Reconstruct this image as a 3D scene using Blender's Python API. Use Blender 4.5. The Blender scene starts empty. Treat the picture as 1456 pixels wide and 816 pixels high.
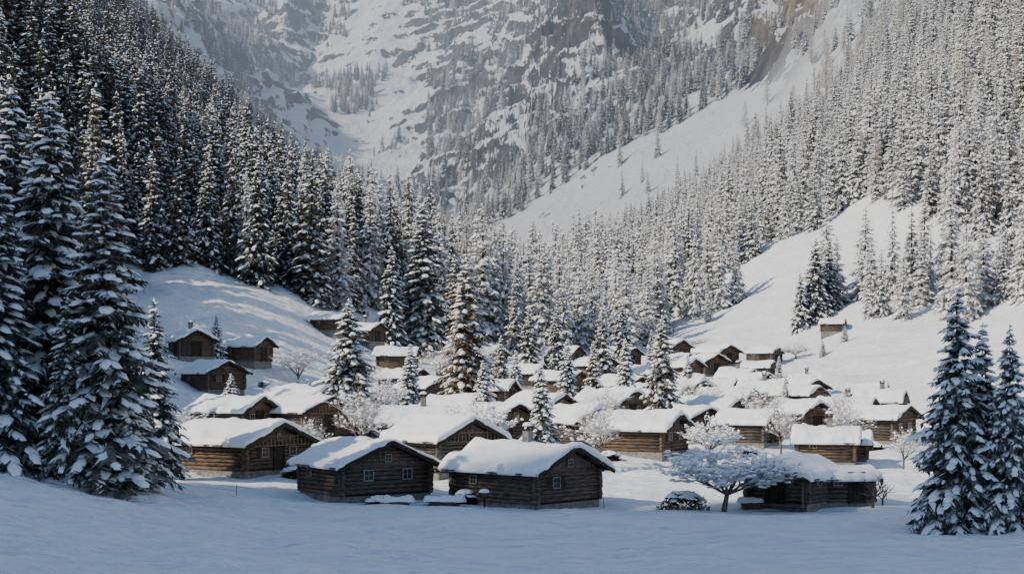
import bpy, math, random
import numpy as np
from mathutils import Vector, Matrix
random.seed(7)
scene = bpy.context.scene
COL = scene.collection

# ------------------------------------------------------------------ noise
def _h(ix, iy, s):
    n = (ix*374761393 + iy*668265263 + s*144269504) & 0xffffffff
    n = ((n ^ (n >> 13)) * 1274126177) & 0xffffffff
    return ((n ^ (n >> 16)) & 0xffff) / 65535.0
def vnoise(x, y, s=0):
    x = np.asarray(x, float); y = np.asarray(y, float)
    ix = np.floor(x).astype(np.int64); iy = np.floor(y).astype(np.int64)
    fx = x-ix; fy = y-iy
    fx = fx*fx*fx*(fx*(fx*6-15)+10); fy = fy*fy*fy*(fy*(fy*6-15)+10)
    a = _h(ix, iy, s); b = _h(ix+1, iy, s); c = _h(ix, iy+1, s); d = _h(ix+1, iy+1, s)
    return (a*(1-fx)+b*fx)*(1-fy)+(c*(1-fx)+d*fx)*fy - 0.5
def fbm(x, y, o=4, s=0):
    r = 0; a = 1.0; x = np.asarray(x, float); y = np.asarray(y, float)
    for i in range(o):
        r = r + a*vnoise(x, y, s+i*17)
        x, y = 0.8*x*2.03-0.6*y*2.03+3.1, 0.6*x*2.03+0.8*y*2.03+7.7; a *= 0.5
    return r
def ridged(x, y, o=4, s=0):
    r = 0; a = 1.0; x = np.asarray(x, float); y = np.asarray(y, float)
    for i in range(o):
        r = r + a*(0.5-np.abs(vnoise(x, y, s+i*13))*2)
        x, y = 0.8*x*2.1-0.6*y*2.1+5.1, 0.6*x*2.1+0.8*y*2.1+1.7; a *= 0.5
    return r
def sstep(a, b, x):
    t = np.clip((np.asarray(x, float)-a)/(b-a), 0, 1); return t*t*(3-2*t)

# ------------------------------------------------------------------ terrain: valley cross sections (x, z) at stations y
SHADE_HILL = [(-700,292),(-260,280),(-150,110),(-60,10),(-25,1),(0,0),(60,.5),(120,18),(500,110)]  # unseen hill, added and shaped to throw the foreground into shade
SEC = [
(-340, SHADE_HILL), (-60, SHADE_HILL), (-40, SHADE_HILL),
(18, [(-700,140),(-330,125),(-150,60),(-95,30),(-60,9),(-28,2.2),(-12,.3),(0,0),(60,0),(120,16),(500,90)]),
(45, [(-400,60),(-150,34),(-100,18),(-60,7),(-30,2.6),(-15,.6),(0,0),(60,0),(120,16),(500,90)]),
(60, [(-400,60),(-150,34),(-100,18),(-60,7),(-30,3.0),(-15,.6),(0,0),(60,0),(120,16),(500,90)]),
(78, [(-400,70),(-150,36),(-100,20),(-60,8),(-35,4.6),(-27,3.5),(-20,2),(-12,.6),(0,.1),(27,0),(60,.4),(100,10),(500,120)]),
(92, [(-400,80),(-150,42),(-60,10),(-38,3.4),(-27,1.3),(-12,0),(0,-.25),(30,-.4),(50,.4),(90,9),(500,150)]),
(110,[(-400,100),(-160,52),(-70,15),(-45,5),(-30,1.6),(-25,1.1),(0,.7),(40,.7),(55,1.5),(90,13),(500,180)]),
(150,[(-400,140),(-160,66),(-80,26),(-60,16),(-44,7.5),(-35,4.4),(-20,2.8),(0,2.2),(42,2.3),(55,4),(80,15),(140,48),(500,240)]),
(200,[(-400,150),(-170,66),(-100,40),(-66,20),(-53,14.5),(-40,10.3),(-28,6.8),(-15,5),(0,4.6),(30,4.5),(50,4.6),(60,7),(73,12.5),(100,28),(140,55),(500,300)]),
(250,[(-500,170),(-170,90),(-100,50),(-68,28),(-58,28),(-46,25),(-37,21.7),(-27,15),(-18,11),(0,8.4),(25,8.2),(45,8.6),(59,11),(75,17),(91,24.5),(130,50),(170,82),(500,330)]),
(300,[(-500,240),(-150,122),(-110,76),(-70,41),(-42,30),(-25,21.5),(-10,15.5),(0,14),(26,13.5),(41,15),(55,19),(71,25.5),(109,43),(160,85),(210,135),(500,380)]),  # off-frame left ends from here back raised to shade the left forest
(400,[(-500,290),(-260,205),(-190,138),(-146,92),(-106,70),(-66,48),(-34,34),(0,26),(34,28),(54,35),(94,56),(146,90),(200,145),(500,420)]),
(520,[(-600,360),(-300,260),(-235,194),(-189,143),(-137,115),(-85,73),(-44,48),(0,36),(45,50),(88,76),(123,98),(189,150),(250,215),(600,520)]),
(650,[(-700,440),(-290,272),(-237,203),(-172,164),(-107,99),(-55,54),(-9,38),(40,59),(88,89),(110,102),(153,141),(186,176),(237,224),(700,600)]),
(780,[(-800,480),(-284,255),(-206,195),(-128,110),(-66,66),(-11,50),(28,66),(67,90),(106,116),(129,132),(184,187),(223,226),(284,280),(800,680)]),
(950,[(-900,560),(-346,312),(-251,226),(-156,131),(-80,98),(-13,102),(34,130),(82,161),(129,185),(158,200),(191,240),(248,290),(346,372),(900,760)]),
(1100,[(-1000,620),(-400,360),(-290,272),(-180,167),(-153,140),(-92,129),(-43,129),(-15,150),(40,202),(95,217),(150,237),(205,277),(287,340),(400,425),(1000,860)]),
(1300,[(-1200,740),(-473,437),(-343,339),(-213,229),(-161,203),(-109,183),(-51,180),(-25,226),(21,292),(79,360),(99,312),(144,298),(209,345),(307,430),(473,525),(1200,1000)]),
(1600,[(-1500,900),(-582,560),(-422,440),(-342,392),(-230,290),(-182,262),(-102,284),(-30,322),(26,402),(98,480),(138,402),(258,446),(378,540),(582,685),(1500,1200)]),
(2100,[(-1600,1100),(-764,785),(-554,628),(-302,478),(-134,520),(23,604),(128,670),(286,668),(764,945),(1600,1400)]),
(2900,[(-1600,1300),(1600,1300)]),
]
SY = np.array([s[0] for s in SEC], float)
def zsec(x, y):
    x = np.asarray(x, float); y = np.asarray(y, float)
    Zs = np.stack([np.interp(x, [p[0] for p in s[1]], [p[1] for p in s[1]]) for s in SEC])
    M = np.zeros_like(Zs)
    for k in range(1, len(SY)-1):
        M[k] = (Zs[k+1]-Zs[k-1])/(SY[k+1]-SY[k-1])
    M[:4] = 0
    yc = np.clip(y, SY[0], SY[-1]-1e-6)
    k = np.clip(np.searchsorted(SY, yc, side='right')-1, 0, len(SY)-2)
    g = np.arange(x.size).reshape(x.shape)
    def pick(A, kk):
        return A.reshape(len(SY), -1)[kk.ravel(), g.ravel()].reshape(x.shape)
    h = SY[k+1]-SY[k]; t = (yc-SY[k])/h
    z0 = pick(Zs, k); z1 = pick(Zs, k+1); m0 = pick(M, k)*h; m1 = pick(M, k+1)*h
    lin = z0*(1-t)+z1*t
    her = (2*t**3-3*t**2+1)*z0+(t**3-2*t**2+t)*m0+(-2*t**3+3*t**2)*z1+(t**3-t**2)*m1
    return 0.7*her+0.3*lin
def terrain(x, y):
    x = np.atleast_1d(np.asarray(x, float)); y = np.atleast_1d(np.asarray(y, float))
    d = 1.5+np.clip(y-60, 0, 2000)*0.008
    z = 0.25*zsec(x-d, y)+0.5*zsec(x, y)+0.25*zsec(x+d, y)
    nearf = (1-sstep(84, 95, y))
    z = z + .10*fbm(x/4, y/2.2, 4, 3) + .34*nearf*ridged(x/5.5+.6*vnoise(x/9, y/9, 8), y/2.0, 3, 12) + .6*fbm(x/18, y/7, 3, 4)*nearf
    # trodden paths across the meadow and between the cabins
    for (yc, am, wl, ph) in ((86.5, 1.4, 13., .3), (90.2, .7, 9., 2.), (103., 2.2, 17., 1.1)):
        z = z - .22*np.exp(-((y-yc-am*np.sin(x/wl+ph)-.06*x)/.55)**2)*(.7+.6*(vnoise(x/.7, y/.7, 15)))*(np.abs(x) < 40)
    z = z + 0.7*sstep(86, 110, y)*fbm(x/7, y/8, 4, 5) - .24*sstep(88, 96, y)*(1-sstep(240, 280, y))*sstep(.25, .5, 1-np.abs(fbm(x/14, y/18, 2, 6))*7)
    out = sstep(30, 60, np.abs(x))*sstep(60, 120, y)
    z = z + 2.8*out*fbm(x/22, y/26, 5, 9)*sstep(150, 260, y)
    mid = sstep(300, 600, y)
    z = z + 6*mid*fbm(x/60, y/60, 4, 21)
    far = sstep(960, 1350, y)
    gully = np.exp(-((x+.105*y)/(.045*y+1))**2)*sstep(1150, 1350, y)
    z = z + far*(1-.65*gully)*(48*ridged(x/140, y/190, 7, 31) - 8)
    cx = np.interp(y, [1050, 1300, 1600], [-5, 79, 98])
    crest = np.exp(-((x-cx+25)/75.0)**2)*sstep(1020, 1150, y)*(1-sstep(1650, 1800, y))
    z = z + crest*(38*ridged(x/45, y/60, 6, 41)-6)
    cl = sstep(160, 200, x)*(1-sstep(300, 420, x))*sstep(780, 880, y)*(1-sstep(1150, 1250, y))
    z = z + cl*(40*ridged(x/40, y/55, 6, 51)-4)
    r = np.clip(crest+cl, 0, 1)
    zt = z/13.0 + fbm(x/60, y/60, 4, 61)*2.0
    fr = zt-np.floor(zt)
    z = z + r*8.0*(sstep(0.25, 0.75, fr)-fr)
    zt = z/34.0 + fbm(x/160, y/160, 5, 67)*2.4
    fr = zt-np.floor(zt)
    z = z + far*(1-.85*gully)*20.0*(sstep(0.25, 0.75, fr)-fr)
    return z
def tz(x, y): return float(terrain(x, y)[0])

# ------------------------------------------------------------------ materials
def newmat(name):
    m = bpy.data.materials.new(name); m.use_nodes = True
    nt = m.node_tree; b = nt.nodes['Principled BSDF']
    return m, nt, b
def N(nt, t, **kw):
    n = nt.nodes.new(t)
    for k, v in kw.items(): setattr(n, k, v)
    return n
def noise(nt, vec, scale, detail=4, rough=.55):
    n = N(nt, 'ShaderNodeTexNoise'); n.inputs['Scale'].default_value = scale
    n.inputs['Detail'].default_value = detail; n.inputs['Roughness'].default_value = rough
    if vec is not None: nt.links.new(vec, n.inputs['Vector'])
    return n.outputs['Fac']
def ramp(nt, fac, stops):
    r = N(nt, 'ShaderNodeValToRGB'); e = r.color_ramp.elements
    e[0].position = stops[0][0]; e[0].color = (*stops[0][1], 1)
    e[1].position = stops[-1][0]; e[1].color = (*stops[-1][1], 1)
    for p, c in stops[1:-1]:
        k = e.new(p); k.color = (*c, 1)
    nt.links.new(fac, r.inputs['Fac']); return r.outputs['Color']
def mixc(nt, f, a, b):
    m = N(nt, 'ShaderNodeMix', data_type='RGBA')
    if isinstance(f, (int, float)): m.inputs[0].default_value = f
    else: nt.links.new(f, m.inputs[0])
    for i, v in ((6, a), (7, b)):
        if isinstance(v, tuple): m.inputs[i].default_value = (*v, 1)
        else: nt.links.new(v, m.inputs[i])
    return m.outputs[2]
def math_(nt, op, a, b=None, clamp=False):
    m = N(nt, 'ShaderNodeMath', operation=op); m.use_clamp = clamp
    for i, v in enumerate((a, b)):
        if v is None: continue
        if isinstance(v, (int, float)): m.inputs[i].default_value = v
        else: nt.links.new(v, m.inputs[i])
    return m.outputs[0]
def maprange(nt, v, a, b, c=0., d=1.):
    m = N(nt, 'ShaderNodeMapRange', interpolation_type='SMOOTHSTEP')
    nt.links.new(v, m.inputs[0])
    for i, q in enumerate((a, b, c, d)): m.inputs[1+i].default_value = q
    return m.outputs[0]
def bump(nt, b, h, strength, dist):
    n = N(nt, 'ShaderNodeBump'); n.inputs['Strength'].default_value = strength
    n.inputs['Distance'].default_value = dist
    nt.links.new(h, n.inputs['Height']); nt.links.new(n.outputs[0], b.inputs['Normal'])
SNOWC = (.92, .93, .945)
def mat_snow():
    m, nt, b = newmat('snow'); g = N(nt, 'ShaderNodeNewGeometry').outputs['Position']
    f = noise(nt, g, 2.5, 3, .6)
    c = ramp(nt, f, [(.3, (.86, .88, .91)), (.7, SNOWC)])
    nt.links.new(c, b.inputs['Base Color']); b.inputs['Roughness'].default_value = .65
    b.inputs['Specular IOR Level'].default_value = .2
    bump(nt, b, f, .5, .2); return m
def mat_ground():
    m, nt, b = newmat('snowy_ground')
    geo = N(nt, 'ShaderNodeNewGeometry'); pos = geo.outputs['Position']
    sep = N(nt, 'ShaderNodeSeparateXYZ'); nt.links.new(pos, sep.inputs[0])
    sn = N(nt, 'ShaderNodeSeparateXYZ'); nt.links.new(geo.outputs['Normal'], sn.inputs[0])
    mp = N(nt, 'ShaderNodeMapping'); nt.links.new(pos, mp.inputs[0]); mp.inputs['Scale'].default_value = (.35, 1.2, 1)
    f1 = noise(nt, mp.outputs[0], 1.2, 4, .62); f2 = noise(nt, pos, .08, 3, .65); f3 = noise(nt, pos, .035, 8, .74)
    f5 = noise(nt, pos, .007, 2, .6)
    snow = ramp(nt, f1, [(.32, (.76, .81, .89)), (.58, SNOWC)])  # bluish streaks paint the shading of the snow ripples into the colour
    steep = maprange(nt, sn.outputs[2], .86, .50)
    def band(v, a, b2, c, d): return math_(nt, 'MULTIPLY', maprange(nt, v, a, b2), maprange(nt, v, d, c))
    crag = math_(nt, 'MULTIPLY', band(sep.outputs[0], -60, 0, 110, 190), band(sep.outputs[1], 1050, 1150, 1650, 1800))
    cliff = math_(nt, 'MULTIPLY', band(sep.outputs[0], 165, 205, 320, 400), band(sep.outputs[1], 830, 900, 1150, 1250))
    rm = math_(nt, 'ADD', math_(nt, 'MULTIPLY', steep, .8), math_(nt, 'MULTIPLY', math_(nt, 'SUBTRACT', f3, .5), 3.6))
    rm = math_(nt, 'ADD', rm, math_(nt, 'MULTIPLY', math_(nt, 'SUBTRACT', f5, .5), 2.0))
    rm = math_(nt, 'ADD', rm, math_(nt, 'MULTIPLY', math_(nt, 'ADD', math_(nt, 'MULTIPLY', crag, .5), cliff), .2))
    rm = maprange(nt, rm, .58, .68)
    rm = math_(nt, 'MULTIPLY', rm, maprange(nt, sep.outputs[1], 800, 960))
    rc = ramp(nt, f2, [(.3, (.030, .034, .042)), (.5, (.075, .076, .08)), (.72, (.18, .17, .16))])
    rc2 = ramp(nt, f2, [(.3, (.10, .075, .055)), (.5, (.25, .18, .12)), (.72, (.40, .31, .22))])
    rc = mixc(nt, cliff, rc, rc2)
    f4 = noise(nt, pos, .55, 4, .75)
    br = math_(nt, 'MULTIPLY', maprange(nt, f4, .62, .69), maprange(nt, sep.outputs[1], 190, 260))
    br = math_(nt, 'MULTIPLY', br, .38)
    c = mixc(nt, br, snow, (.25, .2, .15)); c = mixc(nt, rm, c, rc)
    nt.links.new(c, b.inputs['Base Color']); b.inputs['Roughness'].default_value = .7
    b.inputs['Specular IOR Level'].default_value = .2
    far = maprange(nt, sep.outputs[1], 300, 900)
    h = math_(nt, 'ADD', math_(nt, 'MULTIPLY', f1, .9), math_(nt, 'MULTIPLY', math_(nt, 'MULTIPLY', f3, far), 14.0))
    bump(nt, b, h, 1.0, 1.0); return m
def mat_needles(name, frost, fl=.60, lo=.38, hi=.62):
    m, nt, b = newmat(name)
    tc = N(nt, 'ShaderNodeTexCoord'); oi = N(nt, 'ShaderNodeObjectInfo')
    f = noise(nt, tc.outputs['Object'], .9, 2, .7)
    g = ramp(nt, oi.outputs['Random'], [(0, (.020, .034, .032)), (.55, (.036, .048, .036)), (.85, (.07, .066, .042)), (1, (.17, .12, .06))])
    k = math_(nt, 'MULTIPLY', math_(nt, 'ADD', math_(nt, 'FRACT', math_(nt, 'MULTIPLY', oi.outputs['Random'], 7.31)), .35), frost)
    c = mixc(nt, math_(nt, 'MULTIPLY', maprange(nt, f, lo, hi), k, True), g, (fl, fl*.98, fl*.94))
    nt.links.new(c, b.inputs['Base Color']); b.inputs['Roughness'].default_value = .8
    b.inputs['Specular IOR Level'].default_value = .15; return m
def mat_simple(name, a, bb, scale=3., rough=.8, stretch=None, rnd=None, det=4):
    m, nt, b = newmat(name); tc = N(nt, 'ShaderNodeTexCoord'); v = tc.outputs['Object']
    if stretch:
        mp = N(nt, 'ShaderNodeMapping'); nt.links.new(v, mp.inputs[0]); mp.inputs['Scale'].default_value = stretch; v = mp.outputs[0]
    f = noise(nt, v, scale, det, .65)
    c = ramp(nt, f, [(.32, a), (.68, bb)])
    if rnd:
        oi = N(nt, 'ShaderNodeObjectInfo')
        f9 = noise(nt, tc.outputs['Object'], .5, 3, .6)
        q = math_(nt, 'SUBTRACT', math_(nt, 'ADD', oi.outputs['Random'], math_(nt, 'MULTIPLY', f9, 1.6)), .68, True)
        gr = ramp(nt, f, [(.32, tuple(k*.35 for k in rnd)), (.68, tuple(k*1.6 for k in rnd))])
        c = mixc(nt, math_(nt, 'MULTIPLY', q, .95, True), c, gr)
    nt.links.new(c, b.inputs['Base Color']); b.inputs['Roughness'].default_value = rough
    b.inputs['Specular IOR Level'].default_value = .25
    bump(nt, b, f, .6, .05); return m
M_SNOW = mat_snow(); M_GROUND = mat_ground()
M_NEEDS = mat_needles('spruce_needles_shaded', .30, .5); M_NEED = mat_needles('spruce_needles_frosted_sunlit', 1.4, .70, .30, .56); M_NEEDN = mat_needles('spruce_needles_near', .28)  # forest needles: dark shaded copy, pale frosted copy with sunlight in its colour
M_BARK = mat_simple('bark', (.04, .03, .024), (.12, .09, .07), 4)
M_LOG = mat_simple('weathered_log', (.022, .015, .011), (.235, .145, .088), 1.9, .8, (1.0, 1.0, 7.0), (.115, .100, .088))
M_PLANK = mat_simple('plank_wood', (.034, .022, .015), (.32, .19, .11), 2.2, .8, (6., 6., .7), (.145, .127, .113))
M_DARK = mat_simple('dark_wood', (.016, .012, .009), (.055, .038, .027), 3)
M_STONE = mat_simple('field_stone', (.10, .095, .09), (.30, .28, .26), 3.5)
M_FRAME = mat_simple('window_frame', (.2, .17, .13), (.42, .37, .3), 5)
M_FROST = mat_simple('hoar_frost_twig', (.42, .36, .31), (.84, .82, .79), 2.5, det=2)
M_TWIG = mat_simple('bare_twig', (.07, .05, .04), (.22, .18, .15), 2.5)
m, nt, b = newmat('window_glass'); b.inputs['Base Color'].default_value = (.02, .025, .03, 1); b.inputs['Roughness'].default_value = .12
M_GLASS = m

# ------------------------------------------------------------------ mesh builder
class MB:
    def __init__(s): s.v = []; s.f = []; s.m = []; s.sm = []
    def quadbox(s, c, size, mi=0, R=None):
        hx, hy, hz = size[0]/2, size[1]/2, size[2]/2; o = len(s.v)
        for dx, dy, dz in ((-1,-1,-1),(1,-1,-1),(1,1,-1),(-1,1,-1),(-1,-1,1),(1,-1,1),(1,1,1),(-1,1,1)):
            p = Vector((dx*hx, dy*hy, dz*hz))
            if R: p = R @ p
            s.v.append((c[0]+p.x, c[1]+p.y, c[2]+p.z))
        for q in ((0,3,2,1),(4,5,6,7),(0,1,5,4),(1,2,6,5),(2,3,7,6),(3,0,4,7)):
            s.f.append(tuple(o+i for i in q)); s.m.append(mi); s.sm.append(False)
    def tube(s, p0, p1, r0, r1, n=8, mi=0, cap=True):
        p0 = Vector(p0); p1 = Vector(p1); d = (p1-p0)
        if d.length < 1e-6: return
        d.normalize(); a = Vector((0,0,1)) if abs(d.z) < .9 else Vector((1,0,0))
        u = d.cross(a).normalized(); w = d.cross(u); o = len(s.v)
        for p, r in ((p0, r0), (p1, r1)):
            for i in range(n):
                t = 2*math.pi*i/n; q = p+u*math.cos(t)*r+w*math.sin(t)*r; s.v.append((q.x, q.y, q.z))
        for i in range(n):
            j = (i+1) % n; s.f.append((o+i, o+j, o+n+j, o+n+i)); s.m.append(mi); s.sm.append(True)
        if cap:
            s.f.append(tuple(o+i for i in range(n))[::-1]); s.m.append(mi); s.sm.append(False)
            s.f.append(tuple(o+n+i for i in range(n))); s.m.append(mi); s.sm.append(False)
    def poly(s, pts, mi=0, sm=False):
        o = len(s.v); s.v += [tuple(p) for p in pts]; s.f.append(tuple(range(o, o+len(pts)))); s.m.append(mi); s.sm.append(sm)
    def dome(s, c, a, bb, h, yaw, n=7, mi=1, rnd=random, drop=.25, tilt=0.):
        o = len(s.v); ca, sa = math.cos(yaw), math.sin(yaw)
        s.v.append((c[0], c[1], c[2]+h))
        for k, (rr, zz) in enumerate(((.62, .78), (1.0, -drop))):
            for i in range(n):
                t = 2*math.pi*(i+.5*k)/n; q = rr*rnd.uniform(.85, 1.15)
                x = a*q*math.cos(t); y = bb*q*math.sin(t)
                s.v.append((c[0]+x*ca-y*sa, c[1]+x*sa+y*ca, c[2]+h*zz+tilt*x))
        for i in range(n):
            j = (i+1) % n
            s.f.append((o, o+1+i, o+1+j)); s.f.append((o+1+i, o+1+n+i, o+1+j)); s.f.append((o+1+j, o+1+n+i, o+1+n+j))
            s.m += [mi]*3; s.sm += [True]*3
    def mesh(s, name, mats):
        me = bpy.data.meshes.new(name); me.from_pydata(s.v, [], s.f)
        for q in mats: me.materials.append(q)
        me.polygons.foreach_set('material_index', s.m); me.polygons.foreach_set('use_smooth', s.sm)
        me.update(); return me
    def obj(s, name, mats, parent=None, loc=None, coll=None):
        o = bpy.data.objects.new(name, s.mesh(name, mats)); (coll or COL).objects.link(o)
        if parent: o.parent = parent
        if loc: o.location = loc
        return o

# ------------------------------------------------------------------ terrain mesh
def axis(fine_lo, fine_hi, step, lo, hi, grow):
    def g(p): return 3.6 if abs(p) < 420 else (8. if abs(p) < 800 else 40.)
    a = list(np.arange(fine_lo, fine_hi+1e-6, step))
    d = step; p = a[-1]
    while p < hi: d *= grow; p += min(d, g(p)); a.append(p)
    d = step; p = a[0]; l = []
    while p > lo: d *= grow; p -= min(d, g(p)); l.append(p)
    return np.array(l[::-1]+a)
xs = axis(-42, 42, .38, -1500, 1500, 1.018)
ya = list(np.arange(45, 95, .28))+list(np.arange(95, 125, .42)); p = ya[-1]
while p < 2880: p += max(.45, min(p*.0038, 3.2)) if p < 2200 else 12.; ya.append(p)
yl = []; p = 45
while p > -330: p -= 5; yl.append(p)
ys = np.array(yl[::-1]+ya)
X, Y = np.meshgrid(xs, ys); Z = terrain(X, Y)
nx, ny = len(xs), len(ys)
me = bpy.data.meshes.new('ground'); me.vertices.add(nx*ny)
me.vertices.foreach_set('co', np.stack([X, Y, Z], -1).astype(np.float32).ravel())
i = np.arange(nx-1)[None, :]+np.arange(ny-1)[:, None]*nx
q = np.stack([i, i+1, i+1+nx, i+nx], -1).reshape(-1, 4)
me.loops.add(q.size); me.loops.foreach_set('vertex_index', q.ravel().astype(np.int32))
me.polygons.add(len(q)); me.polygons.foreach_set('loop_start', (np.arange(len(q))*4).astype(np.int32))
me.polygons.foreach_set('use_smooth', np.ones(len(q), bool)); me.update(calc_edges=True); me.validate()
me.materials.append(M_GROUND)
COL.objects.link(bpy.data.objects.new('ground', me))

# ------------------------------------------------------------------ spruce
def spruce(seed, H, R, whorls, nb, nsec, snow, clear=.05, lump=1.0, shape=.85, wid=1.0, lsz=1.0):
    r = random.Random(seed); mb = MB(); U = r.uniform
    lean = U(-.01, .01)
    mb.tube((0,0,-.6), (lean*H*.5, 0, H*.5), H*.014+.05, H*.009, 7, 2, False)
    mb.tube((lean*H*.5, 0, H*.5), (lean*H, 0, H*.99), H*.009, .02, 6, 2, False)
    for i in range(whorls):
        t = (i+U(-.3, .3))/whorls; t = min(max(t, 0), .995)
        z = H*(clear+(1-clear)*t)
        prof = (1-t)**shape
        if t < .12: prof *= .82+.18*t/.12
        L0 = R*prof*U(.82, 1.12)+.14
        n = max(4, int(round(nb*(.55+.45*(1-t)))))
        a0 = U(0, 6.28)
        for k in range(n):
            az = a0+2*math.pi*k/n+U(-.3, .3); L = L0*U(.62, 1.15); sb = snow*U(.35, 1.35)
            zb = z+U(-.6, .6)*H/whorls
            rise = -.10+.32*t+U(-.08, .08); dr = .50-.1*t+U(-.05, .12)
            ca, sa = math.cos(az), math.sin(az); ox = lean*zb
            def P(s): return (ox+ca*L*s, sa*L*s, zb+L*(rise*s-dr*s*s+.14*s**4))
            w = .05*L+.04
            pts = [P(s) for s in (0, .35, .7, 1.)]
            for a, b2, wa, wb in ((0,1,w*.7,w),(1,2,w,w*.8),(2,3,w*.8,.01)):
                A = pts[a]; B = pts[b2]
                mb.poly([(A[0]-sa*wa, A[1]+ca*wa, A[2]), (A[0]+sa*wa, A[1]-ca*wa, A[2]), (B[0]+sa*wb, B[1]-ca*wb, B[2]), (B[0]-sa*wb, B[1]+ca*wb, B[2])], 0)
            for j in range(nsec):
                s = .12+.85*(j+U(0, .9))/nsec; A = P(s)
                for sd in (-1, 1):
                    ls = (.42*L*(1-s)**.8+.09*L+.12)*U(.6, 1.2)
                    fw = U(.5, .8); dx = ca*fw-sd*sa*(1-fw*.35); dy = sa*fw+sd*ca*(1-fw*.35)
                    q = math.hypot(dx, dy); dx /= q; dy /= q
                    dz = -U(.3, .95); w = ls*U(.14, .24)*wid
                    m1 = (A[0]+dx*ls*.45, A[1]+dy*ls*.45, A[2]+dz*ls*.3)
                    T = (A[0]+dx*ls, A[1]+dy*ls, A[2]+dz*ls)
                    mb.poly([A, (m1[0]-dy*w, m1[1]+dx*w, m1[2]-w*.5), T, (m1[0]+dy*w, m1[1]-dx*w, m1[2]-w*.5)], 0)
                    if r.random() < sb:
                        e = .03+.012*H/20; w2 = w*U(.6, 1.0); u0 = U(0, .2)
                        A2 = (A[0]+dx*ls*u0, A[1]+dy*ls*u0, A[2]+e+dz*ls*u0*.6); k2 = U(.6, .9)
                        mb.poly([A2, (m1[0]-dy*w2, m1[1]+dx*w2, m1[2]+e-w2*.4), (A[0]+dx*ls*k2, A[1]+dy*ls*k2, A[2]+dz*ls*k2+e), (m1[0]+dy*w2, m1[1]-dx*w2, m1[2]+e-w2*.4)], 1)
            nl = max(1, int(round(lump*(1+L*.9))))
            for j in range(nl):
                if r.random() > sb+.15: continue
                s = U(.3, .98); A = P(s); B = P(min(s+.05, 1.03)); a = U(.10, .24)*(1+.25*L)*.8*lsz
                sl = (B[2]-A[2])/(.05*L)
                off = U(-.25, .25)*L*(1.08-s)
                mb.dome((A[0]-sa*off, A[1]+ca*off, A[2]-abs(off)*.3), a*1.35, a*.85, a*U(.3, .5), az+U(-.3, .3), 5, 1, r, .45, max(-1.2, sl))
    mb.dome((lean*H, 0, H*.985), .12, .12, .3, 0, 5, 1, r)
    return mb
FOREST = bpy.data.collections.new('spruce_variants')
for k, (H, R, sh, sn) in enumerate([(20, 4.2, .8, .34), (20, 3.7, .9, .38), (20, 4.6, .78, .30), (20, 3.4, .85, .36)]):
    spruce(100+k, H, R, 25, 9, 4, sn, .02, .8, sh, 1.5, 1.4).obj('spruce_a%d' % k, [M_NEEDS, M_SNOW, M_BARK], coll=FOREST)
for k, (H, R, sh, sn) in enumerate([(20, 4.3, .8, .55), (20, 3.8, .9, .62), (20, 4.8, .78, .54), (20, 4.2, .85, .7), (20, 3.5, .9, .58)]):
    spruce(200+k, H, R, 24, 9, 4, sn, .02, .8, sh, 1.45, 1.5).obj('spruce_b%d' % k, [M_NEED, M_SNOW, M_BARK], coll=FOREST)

def gn_scatter(name, pts, rots, scl, idx, coll):
    me = bpy.data.meshes.new(name); me.from_pydata([tuple(p) for p in pts], [], [])
    a = me.attributes.new('rotv', 'FLOAT_VECTOR', 'POINT'); a.data.foreach_set('vector', np.array(rots, np.float32).ravel())
    a = me.attributes.new('sclv', 'FLOAT_VECTOR', 'POINT'); a.data.foreach_set('vector', np.array(scl, np.float32).ravel())
    a = me.attributes.new('pick', 'INT', 'POINT'); a.data.foreach_set('value', np.array(idx, np.int32))
    o = bpy.data.objects.new(name, me); COL.objects.link(o)
    ng = bpy.data.node_groups.new(name+'_nodes', 'GeometryNodeTree')
    ng.interface.new_socket('Geometry', in_out='INPUT', socket_type='NodeSocketGeometry')
    ng.interface.new_socket('Geometry', in_out='OUTPUT', socket_type='NodeSocketGeometry')
    n = ng.nodes; L = ng.links
    gi = n.new('NodeGroupInput'); go = n.new('NodeGroupOutput'); ci = n.new('GeometryNodeCollectionInfo')
    ci.inputs['Collection'].default_value = coll; ci.inputs['Separate Children'].default_value = True; ci.inputs['Reset Children'].default_value = True
    ip = n.new('GeometryNodeInstanceOnPoints'); ip.inputs['Pick Instance'].default_value = True
    def na(nm, t):
        x = n.new('GeometryNodeInputNamedAttribute'); x.data_type = t; x.inputs['Name'].default_value = nm
        return [s for s in x.outputs if s.enabled and s.name == 'Attribute'][0]
    L.new(gi.outputs[0], ip.inputs['Points']); L.new(ci.outputs[0], ip.inputs['Instance'])
    L.new(na('pick', 'INT'), ip.inputs['Instance Index']); L.new(na('rotv', 'FLOAT_VECTOR'), ip.inputs['Rotation'])
    L.new(na('sclv', 'FLOAT_VECTOR'), ip.inputs['Scale']); L.new(ip.outputs[0], go.inputs[0])
    md = o.modifiers.new('scatter', 'NODES'); md.node_group = ng
    return o

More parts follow.
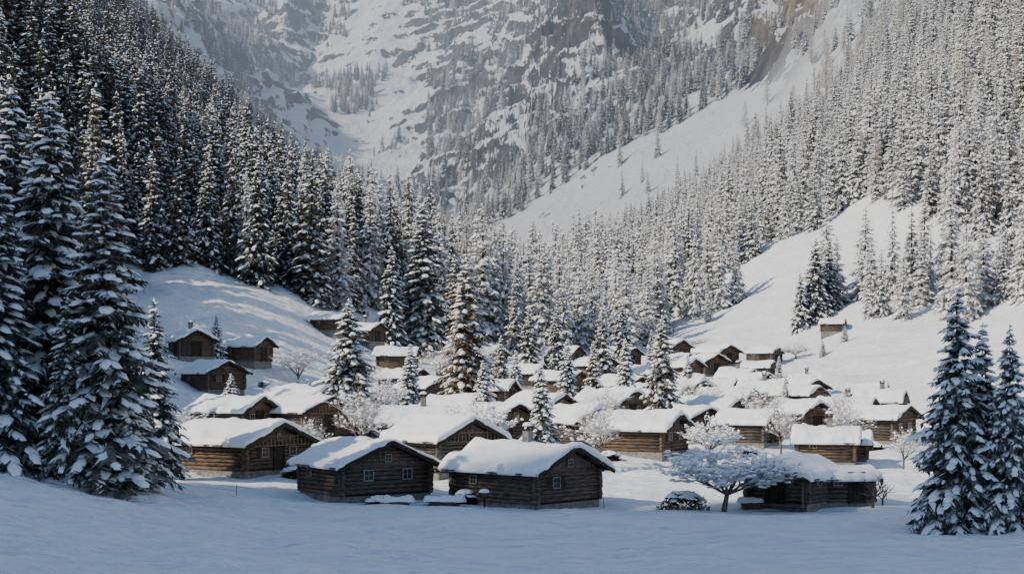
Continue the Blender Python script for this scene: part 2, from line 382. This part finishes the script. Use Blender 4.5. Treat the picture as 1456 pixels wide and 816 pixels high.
def jgrid(x0, x1, y0, y1, c, rs):
    gx, gy = np.meshgrid(np.arange(x0, x1, c), np.arange(y0, y1, c))
    gx = gx+rs.uniform(-.48, .48, gx.shape)*c; gy = gy+rs.uniform(-.48, .48, gy.shape)*c
    return gx.ravel(), gy.ravel()
rs = np.random.RandomState(5)
def density(x, y):
    n1 = fbm(x/35, y/35, 3, 81); n2 = fbm(x/70, y/110, 4, 91)
    lb = np.interp(y, [120, 200, 244, 254, 300, 400, 600, 800], [-50, -63, -66, -34, -27, -22, -15, -12])
    d = np.where((x < lb) & (y > 118) & (y < 850), .95, 0.)
    d = np.where((x >= lb) & (x < 45) & (y > 292+np.clip(x-20, 0, 30)*2.2) & (y < 720), .9, d)
    d = np.where((x > 38) & (y > 388) & (y < 722), .92+n1*1.1, d)
    d = np.where((x > 80-(y-235)*.3) & (y > 238) & (y < 292), .85+n1*1.2, d)
    d = np.where((x > 98) & (y >= 292) & (y <= 388), .85+n1, d)
    d = np.where((x > 34) & (x < 60) & (y > 336+n1*10) & (y < 356), .75, d)
    d = np.where((y >= 722) & (y < 980), np.where(x < -30, .9, np.where(x > 178, .7, .02)), d)
    d = np.where((y >= 980) & (y < 1180), 1.0+n2*1.2, d)
    u = x/np.maximum(y, 1)
    f = .75+n2*3.6
    f = np.where((u > -.155) & (u < -.06), f-.95, f)
    f = np.where((u > -.03) & (u < .045), f-.45, f)
    f = np.where(u > .07, f+.4, f)
    f = np.where(u < -.17, f+.4, f)
    d = np.where(y >= 1180, f, d)
    d = np.where(y <= -30, .8, d)  # unseen spruces added on the shade hill to dapple its shadow edge
    return d
PX = []; PY = []; S = []
for (x0, x1, y0, y1, c, h0, h1) in [(-430, -260, -60, -30, 8., .4, .7), (-260, 0, 118, 460, 6.3, .9, 1.45), (0, 260, 118, 460, 6.3, .65, 1.25), (-400, 0, 460, 760, 7.4, .75, 1.25), (0, 400, 460, 760, 7.0, .6, 1.05),
                                  (-480, 480, 760, 1180, 8.2, .6, 1.05), (-900, 900, 1180, 2250, 10.0, .7, 1.25)]:
    x, y = jgrid(x0, x1, y0, y1, c, rs)
    k = (rs.rand(x.size) < density(x, y)) & ((np.abs(x) < .385*y+28) | (y < 40))
    x, y = x[k], y[k]
    PX.append(x); PY.append(y); S.append(rs.uniform(h0, h1, x.size)*(1+.35*fbm(x/20, y/20, 2, 7)))
PX = np.concatenate(PX); PY = np.concatenate(PY); S = np.concatenate(S)
PZ = terrain(PX, PY)
gx = (terrain(PX+2, PY)-PZ)/2; gy = (terrain(PX, PY+2)-PZ)/2
steep = np.hypot(gx, gy); ok = (steep < 1.7) | (PY < 700)
frost = ((PX > -115) & (PX < -40) & (PY > 840) & (PY < 1090)) | ((PX > 128) & (PX < 185) & (PY > 680) & (PY < 900)) | ((PX > 95) & (PX < 150) & (PY > 640) & (PY < 740) & (rs.rand(PX.size) < .35))
frost = frost & (rs.rand(PX.size) < .85) | (rs.rand(PX.size) < .025) & (PY > 330)
a = ok & ~frost; b_ = ok & frost
def scl(s, rs): return np.stack([s*rs.uniform(.75, 1.15, s.size)]*2+[s], -1)
xa, ya2 = PX[a], PY[a]
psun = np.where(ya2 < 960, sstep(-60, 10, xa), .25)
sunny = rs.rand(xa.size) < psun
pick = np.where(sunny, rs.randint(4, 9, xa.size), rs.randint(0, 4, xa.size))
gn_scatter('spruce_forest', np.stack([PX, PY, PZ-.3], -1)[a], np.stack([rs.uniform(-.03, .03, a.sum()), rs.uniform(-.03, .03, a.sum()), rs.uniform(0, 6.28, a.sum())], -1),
           scl(S[a], rs), pick, FOREST)

# ------------------------------------------------------------------ frosted bare trees
def bare(seed, H, spread, depth, n0=5, snowlump=0., up=.55, r0=None):
    r = random.Random(seed); mb = MB(); U = r.uniform
    def br(p, d, L, rad, k):
        for s in range(2):
            d2 = (d+Vector((U(-.18, .18), U(-.18, .18), U(-.08, .14)))).normalized()
            q = p+d2*(L/2); mb.tube(p, q, rad, rad*.8, 4 if k < 2 else 3, 1 if k < 2 else 0, False); p = q; d = d2; rad *= .8
            if snowlump and k >= 1 and r.random() < snowlump: mb.dome((p.x, p.y, p.z), .16*U(.6, 1.3), .12, .08, U(0, 3), 5, 2, r)
            if k < depth and s == 0:
                for _ in range(2): side(p, d, L*U(.5, .7), rad*.6, k+1)
        if k < depth:
            for _ in range(3): side(p, d, L*U(.6, .8), rad*.75, k+1)
    def side(p, d, L, rad, k):
        v = Vector((U(-1, 1), U(-1, 1), U(-.5, .8)*up)); nd = (d*.55+v*spread).normalized(); br(p, nd, L, max(rad, .011), k)
    r0 = r0 or H*.02
    p = Vector((0, 0, -.3)); top = Vector((U(-.2, .2), U(-.2, .2), H*.22)); mb.tube(p, top, r0*1.3, r0, 7, 1, False)
    for _ in range(n0):
        br(top, Vector((U(-1, 1)*spread, U(-1, 1)*spread, up)).normalized(), H*.30, r0*.7, 1)
    return mb
def larch(seed, H=18):
    r = random.Random(seed); mb = MB(); U = r.uniform
    mb.tube((0,0,-.5), (0,0,H), .22, .03, 6, 1, False)
    n = 85
    for i in range(n):
        t = i/n; z = H*(.1+.88*t); L = (H*.19*(1-t)**.7+.4)*U(.6, 1.15); az = U(0, 6.28)
        ca, sa = math.cos(az), math.sin(az); tip = (ca*L, sa*L, z+L*U(-.05, .5))
        mb.tube((0,0,z), tip, .06, .02, 3, 0, False)
        for j in range(10):
            s = U(.2, 1); q = Vector((ca*L*s, sa*L*s, z+(tip[2]-z)*s)); v = Vector((U(-1,1), U(-1,1), U(-.6, .7))).normalized()*L*U(.18, .4)
            mb.tube(q, q+v, .08, .04, 3, 0, False)
    return mb
LCH = bpy.data.collections.new('larch_variants')
for k in range(3): larch(300+k).obj('larch_%d' % k, [M_FROST, M_TWIG], coll=LCH)
gn_scatter('frosted_larch_grove', np.stack([PX, PY, PZ-.3], -1)[b_], np.stack([np.zeros(b_.sum())]*2+[rs.uniform(0, 6.28, b_.sum())], -1),
           scl(S[b_], rs), rs.randint(0, 3, b_.sum()), LCH)

# ------------------------------------------------------------------ individual spruces
near = [spruce(500+k, 20, R, 38, 10, 10, sn, cl, 1.9, sh, 1.0, lz).mesh('spruce_tree', [M_NEEDN, M_SNOW, M_BARK]) for k, (R, sn, cl, sh, lz) in
        enumerate([(4.2, .42, .03, .75, 1.4), (3.8, .45, .04, .8, 1.3), (5.2, .52, .07, .8, 1.3), (5.0, .62, .02, .85, 1.5)])]
def put(name, me, x, y, H, base=20., w=1., rot=None, zoff=-.1):
    o = bpy.data.objects.new(name, me); COL.objects.link(o); s = H/base
    o.location = (x, y, tz(x, y)+zoff); o.scale = (s*w, s*w, s); o.rotation_euler = (0, 0, random.uniform(0, 6.28) if rot is None else rot); return o
for (x, y, H, k, w) in [
    (-26.3, 80, 21.5, 0, 1.05), (-22.4, 77, 18, 1, 1.25), (-29.5, 83, 22, 1, 1.15), (-20.8, 76.5, 6.5, 3, 1.1), (-24.0, 76, 10, 2, .9), (-28, 76, 17, 0, 1.1), (-33, 88, 23, 0, 1.2),
    (-25.4, 100, 13, 1, 1.15),
    (24.2, 76.5, 13.4, 2, .95), (25.9, 77.6, 11.4, 3, .9), (26.6, 75.2, 11.0, 2, .85),
    (-16.6, 143, 14, 2, 1.25), (-12.0, 165, 9.5, 3, 1.1), (-5.8, 176, 20.5, 0, 1.1), (-16.6, 262, 29, 1, 1.2), (-22, 257, 19, 0, 1.), (-11, 270, 20, 1, 1.),
    (2.6, 125, 8.3, 3, 1.1), (6.7, 172, 10, 3, 1.), (11, 190, 9.5, 1, 1.2), (14.0, 173, 10.5, 3, 1.), (16.2, 152, 12.8, 2, 1.0), (-1.6, 198, 10, 2, .9),
    (-41.6, 198, 7, 3, 1.), (-28.5, 143, 5.4, 3, 1.4), (19.8, 255, 14, 0, 1.1), (0.5, 192, 8, 3, 1.), (61.5, 285, 17, 2, .95), (58, 283, 12, 3, .9), (65, 288, 15, 0, 1.1), (8, 250, 13, 1, 1.1), (-9, 215, 10, 3, 1.),
    (14.5, 225, 14, 1, 1.), (25, 252, 9, 1, 1.), (-3, 148, 8, 3, 1.1), (3, 240, 13, 0, 1.1), (62, 262, 3.2, 3, 1.3), (57, 258, 3, 3, 1.3), (26, 208, 7, 3, 1.), (33, 170, 6, 3, .9), (44, 232, 5, 3, 1)]:
    put('spruce_tree', near[k], x, y, H, 20., w)

# ------------------------------------------------------------------ frosted shrubs / deciduous trees
fr = [bare(700, 5, .9, 4, n0=9, snowlump=.35, up=.6).mesh('frosted_tree', [M_FROST, M_TWIG, M_SNOW]),
      bare(701, 5, .75, 4, n0=6, snowlump=.08, up=.9).mesh('frosted_tree', [M_FROST, M_TWIG, M_SNOW])]
bt = bare(702, 3, .9, 3, n0=4, up=.8, r0=.09).mesh('bare_tree', [M_TWIG, M_TWIG, M_SNOW])
for (x, y, H, k, w) in [(13.4, 89.5, 4.4, 0, 1.5), (-2.9, 120, 5.2, 0, 1.0), (-13.5, 124, 5.6, 1, 1.0), (7.2, 115, 5.2, 1, .9), (26, 147, 5, 1, 1.), (-24, 165, 4, 1, 1.2), (-10.5, 212, 7, 1, 1.2),
                        (30.5, 130, 4.4, 1, 1.), (-5, 230, 7, 1, 1.1), (37, 205, 3.8, 1, 1.3), (-30.5, 200, 5, 1, 1.4), (-27.5, 121, 3.2, 1, 1.4), (53, 262, 3, 0, 1.4), (9.6, 146, 4.6, 1, 1.2), (22, 165, 5, 1, 1), (-20, 185, 5, 1, 1.2),
                        (24.5, 128, 4.2, 1, .9), (32, 115, 3.2, 1, 1.), (-15, 158, 5, 0, 1.), (-17.5, 118, 3.4, 1, 1.), (17, 122, 3.6, 0, 1.), (35, 150, 4.5, 1, 1.), (-12.5, 105, 2.6, 1, 1.1)]:
    put('frosted_tree', fr[k], x, y, H, 4.2, w)
put('bare_tree', bt, 23.6, 92, 2.6, 2.6); put('bare_tree', bt, 24.7, 93.5, 1.8, 2.6)

def snow_bush(x, y, a, h):
    r = random.Random(int(x*10)); mb = MB(); U = r.uniform
    for i in range(900):
        az = U(0, 6.28); el = U(0, 1.2); R = U(.6, 1.02); p = (a*R*math.cos(az)*math.cos(el), a*.7*R*math.sin(az)*math.cos(el), h*R*math.sin(el))
        v = Vector((U(-1,1), U(-1,1), U(-.5,.8))).normalized()*.3
        mb.poly([p, (p[0]+v.x*.5-.05, p[1]+v.y*.5+.05, p[2]+v.z*.5), (p[0]+v.x, p[1]+v.y, p[2]+v.z), (p[0]+v.x*.5+.05, p[1]+v.y*.5-.05, p[2]+v.z*.5)], 0)
    for i in range(36):
        az = U(0, 6.28); el = U(.6, 1.5); s = U(.25, .5)
        mb.dome((a*.9*math.cos(az)*math.cos(el), a*.6*math.sin(az)*math.cos(el), h*math.sin(el)), s, s*.8, s*.35, az, 8, 1, r)
    mb.obj('snow_covered_bush', [M_DARK if a < 1 else M_NEEDN, M_SNOW], loc=(x, y, tz(x, y)-.05))
snow_bush(11.0, 90.5, 1.7, 1.25)
for (x, y, a_, h_) in [(-16.2, 104, .8, .8), (8.5, 122, .9, .8), (21, 124, .8, .9), (29, 138, .9, .9), (-25, 142, .9, .9), (1.5, 116, .8, .7), (40, 152, .9, .8), (-33, 188, 1.1, 1.), (33, 128, .7, .7), (48, 205, 1.1, 1.)]:
    snow_bush(x, y, a_, h_)

# ------------------------------------------------------------------ cabins
def cabin(x, y, deg, l, w, h=2.5, pitch=24, seed=0, chim=False, porch=False, name='log_cabin', base=.35):
    r = random.Random(seed*31+5); U = r.uniform
    th = math.radians(deg); e = bpy.data.objects.new(name, None); COL.objects.link(e); e.empty_display_size = 2
    zs = [tz(x+math.cos(th)*a*l/2-math.sin(th)*b3*w/2, y+math.sin(th)*a*l/2+math.cos(th)*b3*w/2) for a in (-1, 0, 1) for b3 in (-1, 0, 1)]
    e.location = (x, y, sum(zs)/9+.02); e.rotation_euler = (0, 0, th)
    tp = math.tan(math.radians(pitch)); hz = base+h; rz = hz+w/2*tp
    f = MB(); f.quadbox((0, 0, base/2-.75), (l+.06, w+.06, base+1.5), 0); f.obj('foundation', [M_STONE], e)
    lg = MB(); rad = .145; n = int(h/.26); st = h/n
    lg.quadbox((0, 0, base+h/2), (l-.12, w-.12, h), 1)
    for k in range(n):
        z = base+st*(k+.5); ex = .22+U(-.03, .06)
        for s in (-1, 1):
            lg.tube((-l/2-ex, s*w/2, z), (l/2+ex, s*w/2, z), rad, rad*U(.9, 1.), 8, 0)
            z2 = min(z+st*.5, hz-.05)
            lg.tube((s*l/2, -w/2-ex, z2), (s*l/2, w/2+ex, z2), rad, rad*U(.9, 1.), 8, 0)
    lg.obj('log_walls', [M_LOG, M_DARK], e)
    gb = MB()
    boards = r.random() < .6
    for s in (-1, 1):
        gb.poly([(s*(l/2-.06), -w/2, hz-.02), (s*(l/2-.06), w/2, hz-.02), (s*(l/2-.06), 0, rz-.02)][::s], 1)
        if boards:
            nbd = int(w/.2)
            for k in range(nbd):
                yy = -w/2+w*(k+.5)/nbd; top = rz-abs(yy)*tp-.06; bw = w/nbd*.93
                if top-hz < .06: continue
                gb.quadbox((s*(l/2+.03+U(0, .02)), yy, (hz-.05+top)/2), (.05, bw, top-hz+.05), 0)
        else:
            k = 0
            while True:
                z = hz+.10+k*.25
                hw = (rz-z)/tp-.10
                if hw < .2: break
                gb.tube((s*l/2, -hw, z), (s*l/2, hw, z), .135, .135, 8, 0); k += 1
    gb.obj('gables', [M_PLANK, M_DARK], e)
    ox = .8 if w > 4.5 else .5; oy = .7 if w > 4.5 else .45; A = l/2+ox; B = w/2+oy
    rf = MB(); cp = math.cos(math.radians(pitch)); sl = B/cp
    for s in (-1, 1):
        R = Matrix.Rotation(-s*math.radians(pitch), 3, 'X')
        c = Vector((0, s*B/2, rz+.16-B/2*tp)); rf.quadbox(c, (2*A, sl, .09), 0, R)
        for gx in (-A-.025, A+.025):
            c2 = Vector((gx, s*B/2, rz+.08-B/2*tp)); rf.quadbox(c2, (.05, sl+.02, .30), 1, R)
        nr = int(2*A/.8)
        for k in range(nr+1):
            xx = -A+.1+(2*A-.2)*k/nr
            rf.quadbox(Vector((xx, s*(B-.42), rz+.04-(B-.42)*tp)), (.1, .8, .13), 1, R)
    for yy in (0, -w/2, w/2, -w/4, w/4):
        zz = rz-abs(yy)*tp-.0
        for s in (-1, 1): rf.tube((s*(l/2-.1), yy, zz-.02), (s*(A-.08), yy, zz-.02), .1, .1, 7, 1)
    rf.obj('roof', [M_PLANK, M_DARK], e)
    T = U(.20, .42); NX, NY = 40, 30
    def sp(n):
        t = np.linspace(-1, 1, n); return np.sign(t)*(1-(1-np.abs(t))**1.7)
    gx, gy = np.meshgrid(sp(NX)*(A+.04), sp(NY)*(B+.05)); sd = seed*3.7
    dx = (A+.04)-np.abs(gx); dy = (B+.05)-np.abs(gy)
    def rnd_(d, q): return np.sqrt(np.clip(1-(1-np.clip(d/q, 0, 1))**2, 0, 1))
    tt = T*rnd_(dx, .20)*rnd_(dy, .25)*(1+1.1*fbm(gx/1.5+sd, gy/1.5, 4, seed))
    hx = gx+.14*fbm(gy/.6+sd, gx*0+1, 2, 4)*np.sign(gx)*(np.abs(gx) > A-.3); hy = gy+.22*fbm(gx/.7+sd, gx*0+5, 3, 5)*np.sign(gy)*(np.abs(gy) > B-.3)
    zz = rz+.215-(np.sqrt(gy**2+.05)-.1)*tp+tt-.04
    zz = np.where(dy < .12, zz-.04, zz)
    sn = MB(); sn.v = [tuple(v) for v in np.stack([hx, hy, zz], -1).reshape(-1, 3)]
    for j in range(NY-1):
        for k in range(NX-1):
            o = j*NX+k; sn.f.append((o, o+1, o+1+NX, o+NX)); sn.m.append(0); sn.sm.append(True)
    rim = [k for k in range(NX)]+[j*NX+NX-1 for j in range(1, NY)]+[(NY-1)*NX+k for k in range(NX-2, -1, -1)]+[j*NX for j in range(NY-2, 0, -1)]
    o2 = len(sn.v)
    for k in rim: v = sn.v[k]; sn.v.append((v[0]*.985, v[1]*.985, v[2]-.07))
    nrm = len(rim)
    for k in range(nrm):
        k2 = (k+1) % nrm; sn.f.append((rim[k], o2+k, o2+k2, rim[k2])); sn.m.append(0); sn.sm.append(True)
    sn.obj('roof_snow', [M_SNOW], e)
    wd = MB()
    def window(face, u, z, ww=.62, hh=.62, shut=False):
        if face in ('+x', '-x'):
            s = 1 if face == '+x' else -1; c = lambda off, du, dz: (s*(l/2+.15+off), u+du, z+dz); sz = lambda a, b4, t: (t, a, b4)
        else:
            s = 1 if face == '+y' else -1; c = lambda off, du, dz: (u+du, s*(w/2+.15+off), z+dz); sz = lambda a, b4, t: (a, t, b4)
        wd.quadbox(c(-.01, 0, 0), sz(ww, hh, .06), 1)
        for q in (-1, 1):
            wd.quadbox(c(.02, q*(ww/2+.03), 0), sz(.06, hh+.12, .1), 0); wd.quadbox(c(.02, 0, q*(hh/2+.03)), sz(ww, .06, .1), 0)
        wd.quadbox(c(.025, 0, 0), sz(.03, hh, .03), 0); wd.quadbox(c(.024, 0, 0), sz(ww, .03, .03), 0)
        if shut:
            for q in (-1, 1): wd.quadbox(c(.03, q*(ww+.02), 0), sz(ww*.5+.1, hh+.1, .04), 2)
    def door(face, u, ww=.95, hh=1.9):
        if face in ('+x', '-x'):
            s = 1 if face == '+x' else -1; c = lambda off, du, z: (s*(l/2+.15+off), u+du, z); sz = lambda a, b4, t: (t, a, b4)
        else:
            s = 1 if face == '+y' else -1; c = lambda off, du, z: (u+du, s*(w/2+.15+off), z); sz = lambda a, b4, t: (a, t, b4)
        for k in range(4): wd.quadbox(c(0, -ww/2+ww*(k+.5)/4, base+hh/2), sz(ww/4-.02, hh, .06+.01*(k % 2)), 2)
        for q in (-1, 1): wd.quadbox(c(.02, q*(ww/2+.06), base+hh/2), sz(.12, hh+.1, .12), 2)
        wd.quadbox(c(.02, 0, base+hh+.07), sz(ww+.24, .12, .13), 2)
    gf = '+x' if deg < 0 else '-x'
    if w > 4.6:
        window(gf, -w*.22, base+1.35, shut=r.random() < .4)
        if r.random() < .7: window(gf, w*.22, base+1.35, shut=False)
        if r.random() < .6: window(gf, 0, hz+.45, .4, .4)
        if r.random() < .6: door(gf, 0 if r.random() < .5 else w*.02)
    else:
        door(gf, 0, 1.2)
    window('-y', -l*.22, base+1.4, .5, .45)
    if r.random() < .35: door('-y', l*.15)
    wd.obj('windows_and_doors', [M_FRAME, M_GLASS, M_DARK, M_SNOW], e)
    if r.random() < .6 or porch:
        s = 1 if deg < 0 else -1; pb = MB(); zb = hz-.15
        if porch:
            for yy in (-w/2+.1, w/2-.1): pb.tube((s*(l/2+ox-.12), yy, -.3), (s*(l/2+ox-.12), yy, hz), .09, .08, 8, 0)
            pb.quadbox((s*(l/2+ox*.5+.1), 0, base-.1), (ox, w, .12), 0)
        else:
            pb.quadbox((s*(l/2+.36), 0, zb), (.38, w*.9, .08), 0)
            for k in range(15): pb.quadbox((s*(l/2+.53), -w*.43+w*.86*k/14, zb+.34), (.04, .08, .6), 0)
            pb.quadbox((s*(l/2+.53), 0, zb+.68), (.07, w*.9, .08), 0)
        pb.obj('balcony', [M_PLANK], e)
    if chim:
        c = MB(); cx = l*.05; cz = rz+.15
        c.quadbox((cx, -.2, cz+.35), (.5, .5, 1.2), 0); c.quadbox((cx, -.2, cz+.98), (.62, .62, .08), 1)
        for a in (-.2, .2):
            for b5 in (-.2, .2): c.quadbox((cx+a, -.2+b5, cz+1.09), (.08, .08, .15), 1)
        c.quadbox((cx, -.2, cz+1.19), (.66, .66, .06), 1)
        c.dome((cx, -.2, cz+1.24), .38, .38, .24, 0, 10, 2, r, .05); c.obj('chimney', [M_STONE, M_DARK, M_SNOW], e)
    return e
CAB = [ # x, y, deg, length, width, wall h
 (-20.9,108,-35,8.0,6.6,2.0,0),(-10.0,95.5,-56,6.2,6.6,2.0,0),(0.9,93.5,-42,7.4,6.3,2.1,1),(18.8,93.5,52,5.2,4.3,1.6,0),(-5.2,110,-52,6.2,5.6,2.5,0),
 (-8.9,137,-8,6.2,4.8,1.9,1),(-19.8,136,-45,6.8,6.0,2.4,0),(-1.6,131,-55,6.6,5.8,2.5,0),(6.2,136,-52,5.8,5.4,2.4,0),(11.6,126,-32,6.4,4.9,2.0,0),
 (22.7,135,-30,4.6,4.4,1.8,0),(26.4,118,-15,4.6,3.8,1.6,0),(36.5,140,-40,5.2,4.8,2.2,0),(18.3,141,-62,4.6,4.0,2.1,0),(21.9,155,-35,5.8,5.0,2.1,0),
 (26.9,176,-30,5.8,4.8,2.3,0),(28.2,200,-20,6,5.0,2.1,0),(44.8,215,-5,4.4,3.6,1.6,0),(39.4,270,-50,5.6,5.4,2.2,0),(37,181,-42,5,4.5,2.1,0),
 (-23,152,-32,6.5,5.4,2.1,0),(-36.5,172,-48,6,5,2.1,0),(-38.2,202,-22,5.6,4.6,2.2,0),(-44.2,194,-62,5,4.6,2.2,0),(-11.2,191,-50,6.2,5.6,2.4,0),
 (-31,241,-20,5.2,4.6,2,0),(-26,248,-30,5.4,4.6,2,1),(-19,233,-6,5.8,4.8,2.2,0),(11.7,165,-42,5.8,5.2,2.1,0),(19,181,-28,6,5.2,2.1,0),
 (16,203,-45,6,5.2,2.1,0),(2,231,-30,6,5.2,2.1,0),(14.6,248,-50,6,5,2.1,0),(-5,258,-40,6,5,2.1,0),(22,229,-30,6,5,2.1,0),
 (34.4,193,-20,5.2,4.6,2.,0),(52,150,-30,5.4,4.6,2.1,0),(29,243,-45,5.6,5,2.1,0),(-26.5,134,-28,5.8,5.0,2.0,0),(-6.0,157,-30,5.8,5,2.1,0),
 (3.6,163,-45,5.6,5,2.1,0),(38,160,-35,5.4,4.6,1.9,0),(7.6,216,-35,6,5.2,2.1,0),(62,272,-20,4,3,1.5,0),(-16,208,-30,5.2,4.8,2.,0),(-2.5,188,-20,5.2,4.4,2.,0),(31,152,-50,4.8,4.4,2.,0),
 (44,168,-25,5,4.4,1.9,0),(41,128,-30,4.6,4,1.8,0),(30,262,-30,5.4,4.8,2,0),(21,272,-40,5.6,5,2,0),(43,245,-30,4.6,4,1.8,0),(10,272,-30,5.4,5,2,0),(36,225,-35,5,4.4,2,0),(-9,238,-35,5.4,4.8,2,0),(27,218,-15,4.6,4,1.8,0),
 (41,200,-55,5,4.6,2.2,0),(48,190,-20,4.6,4,1.9,0),(35,252,-60,5,4.8,2.2,0),(24,191,-58,4.8,4.6,2.3,0),(47,262,-35,4.8,4.4,2,0),(36,210,-50,4.6,4.6,2.3,0),(32,283,-50,5.4,5,2.3,0)]
for k, (x, y, dg, l, w, h, ch) in enumerate(CAB): cabin(x, y, dg, l, w, h, 22+(k*7 % 6), k+1, bool(ch) or k % 6 == 5, base=.3, porch=(k == 3))
cabin(21.9, 94.3, 8, 3.4, 3.4, 1.5, 20, 90, name='log_shed', base=.2)
cabin(29.2, 121, -12, 2.4, 2.6, 1.3, 18, 91, name='log_shed', base=.2)

# ------------------------------------------------------------------ fences, wood piles, feeder
def fence(name, pts, step=2.6, hh=.7):
    mb = MB(); prev = None
    for (x0, y0), (x1, y1) in zip(pts[:-1], pts[1:]):
        L = math.hypot(x1-x0, y1-y0); n = max(1, int(L/step))
        for k in range(n):
            x = x0+(x1-x0)*k/n; y = y0+(y1-y0)*k/n; z = tz(x, y); q = random.uniform(-.05, .05)
            mb.tube((x, y, z-.3), (x+q, y, z+hh), .022, .02, 6, 0)
            if prev:
                for g in (.78, .45): mb.tube((prev[0], prev[1], prev[2]+hh*g), (x, y, z+hh*g), .006, .006, 4, 0, False)
            prev = (x, y, z)
    mb.obj(name, [M_BARK, M_SNOW])
fence('wire_fence', [(-27, 82), (-20, 83.5), (-13.5, 87.5)]); fence('wire_fence', [(6, 91.5), (10, 92)]); fence('wire_fence', [(23, 96), (34, 99)])
def woodpile(x, y, deg, l, hh):
    e = bpy.data.objects.new('woodpile', None); COL.objects.link(e); e.location = (x, y, tz(x, y)); e.rotation_euler = (0, 0, math.radians(deg))
    mb = MB(); r = random.Random(int(x*7))
    for a in range(int(l/.17)):
        for b6 in range(int(hh/.15)):
            xx = -l/2+.17*a+(.08 if b6 % 2 else 0); q = r.uniform(.06, .085)
            mb.tube((xx, -.4+r.uniform(-.05, .05), b6*.15), (xx, .4, b6*.15), q, q, 6, 0)
    mb.obj('logs', [M_PLANK], e); s = MB()
    for k in range(int(l/.35)+1): s.dome((-l/2+k*.35, 0, hh-.03), .42, .55, .3*r.uniform(.6, 1.3), 0, 8, 0, r)
    s.obj('snow_cap', [M_SNOW], e)
woodpile(-7.2, 90.5, 12, 1.7, .6); woodpile(-4.3, 90.9, -8, 2.2, .45); woodpile(15.6, 91.6, 5, 1.2, .5)
snow_bush(-8.6, 90.4, .8, .7); snow_bush(-3.0, 92.2, .7, .9)
mb = MB(); x, y = -1.75, 89.2; z = tz(x, y)
mb.tube((0, 0, -.3), (0, 0, .55), .06, .05, 7, 0); mb.quadbox((0, 0, .62), (.55, .4, .06), 0)
for a in (-.22, .22): mb.quadbox((a, .12, .78), (.05, .05, .3), 0); mb.quadbox((a, -.12, .78), (.05, .05, .3), 0)
mb.quadbox((0, .1, .98), (.7, .32, .04), 0, Matrix.Rotation(-.5, 3, 'X')); mb.quadbox((0, -.1, .98), (.7, .32, .04), 0, Matrix.Rotation(.5, 3, 'X'))
mb.dome((0, 0, 1.0), .4, .3, .2, 0, 8, 1); mb.obj('bird_feeder', [M_DARK, M_SNOW], loc=(x, y, z))

# ------------------------------------------------------------------ valley haze (added box: absorption plus its own glow in place of scattered light)
m = bpy.data.materials.new('haze_glow'); m.use_nodes = True; nt = m.node_tree; nt.nodes.clear()
out = N(nt, 'ShaderNodeOutputMaterial'); va = N(nt, 'ShaderNodeVolumeAbsorption'); em = N(nt, 'ShaderNodeEmission'); ad = N(nt, 'ShaderNodeAddShader')
SIG = 1/4400
va.inputs['Color'].default_value = (0, 0, 0, 1); va.inputs['Density'].default_value = SIG
em.inputs['Color'].default_value = (.45, .53, .64, 1); em.inputs['Strength'].default_value = SIG
nt.links.new(va.outputs[0], ad.inputs[0]); nt.links.new(em.outputs[0], ad.inputs[1]); nt.links.new(ad.outputs[0], out.inputs['Volume'])
mb = MB(); mb.quadbox((0, 1650, 400), (2000, 2400, 900), 0); mb.obj('valley_haze', [m])

# ------------------------------------------------------------------ light, sky, camera
el = math.radians(38); hx, hy = -.93, -.36; q = math.hypot(hx, hy); hx /= q; hy /= q
to = Vector((hx*math.cos(el), hy*math.cos(el), math.sin(el)))
sd = bpy.data.lights.new('sun', 'SUN'); sd.energy = 5.0; sd.angle = math.radians(.5); sd.color = (1, .89, .72)
so = bpy.data.objects.new('sun', sd); COL.objects.link(so); so.rotation_euler = (-to).to_track_quat('-Z', 'Y').to_euler(); so.location = (-100, -50, 300)
w = bpy.data.worlds.new('World'); scene.world = w; w.use_nodes = True; nt = w.node_tree
sk = nt.nodes.new('ShaderNodeTexSky'); sk.sky_type = 'NISHITA'; sk.sun_disc = False; sk.sun_elevation = el; sk.sun_rotation = math.atan2(hx, hy) % (2*math.pi)
sk.ozone_density = 3.5; sk.air_density = 1.2; sk.dust_density = .6
bg = nt.nodes['Background']; bg.inputs['Strength'].default_value = .15; nt.links.new(sk.outputs[0], bg.inputs['Color'])
cd = bpy.data.cameras.new('camera'); co = bpy.data.objects.new('camera', cd); COL.objects.link(co)
co.location = (0, 0, 8); co.rotation_euler = (math.radians(90), 0, 0); cd.sensor_width = 36; cd.lens = 49.45; cd.shift_y = 132/1456
cd.clip_start = .5; cd.clip_end = 6000; scene.camera = co
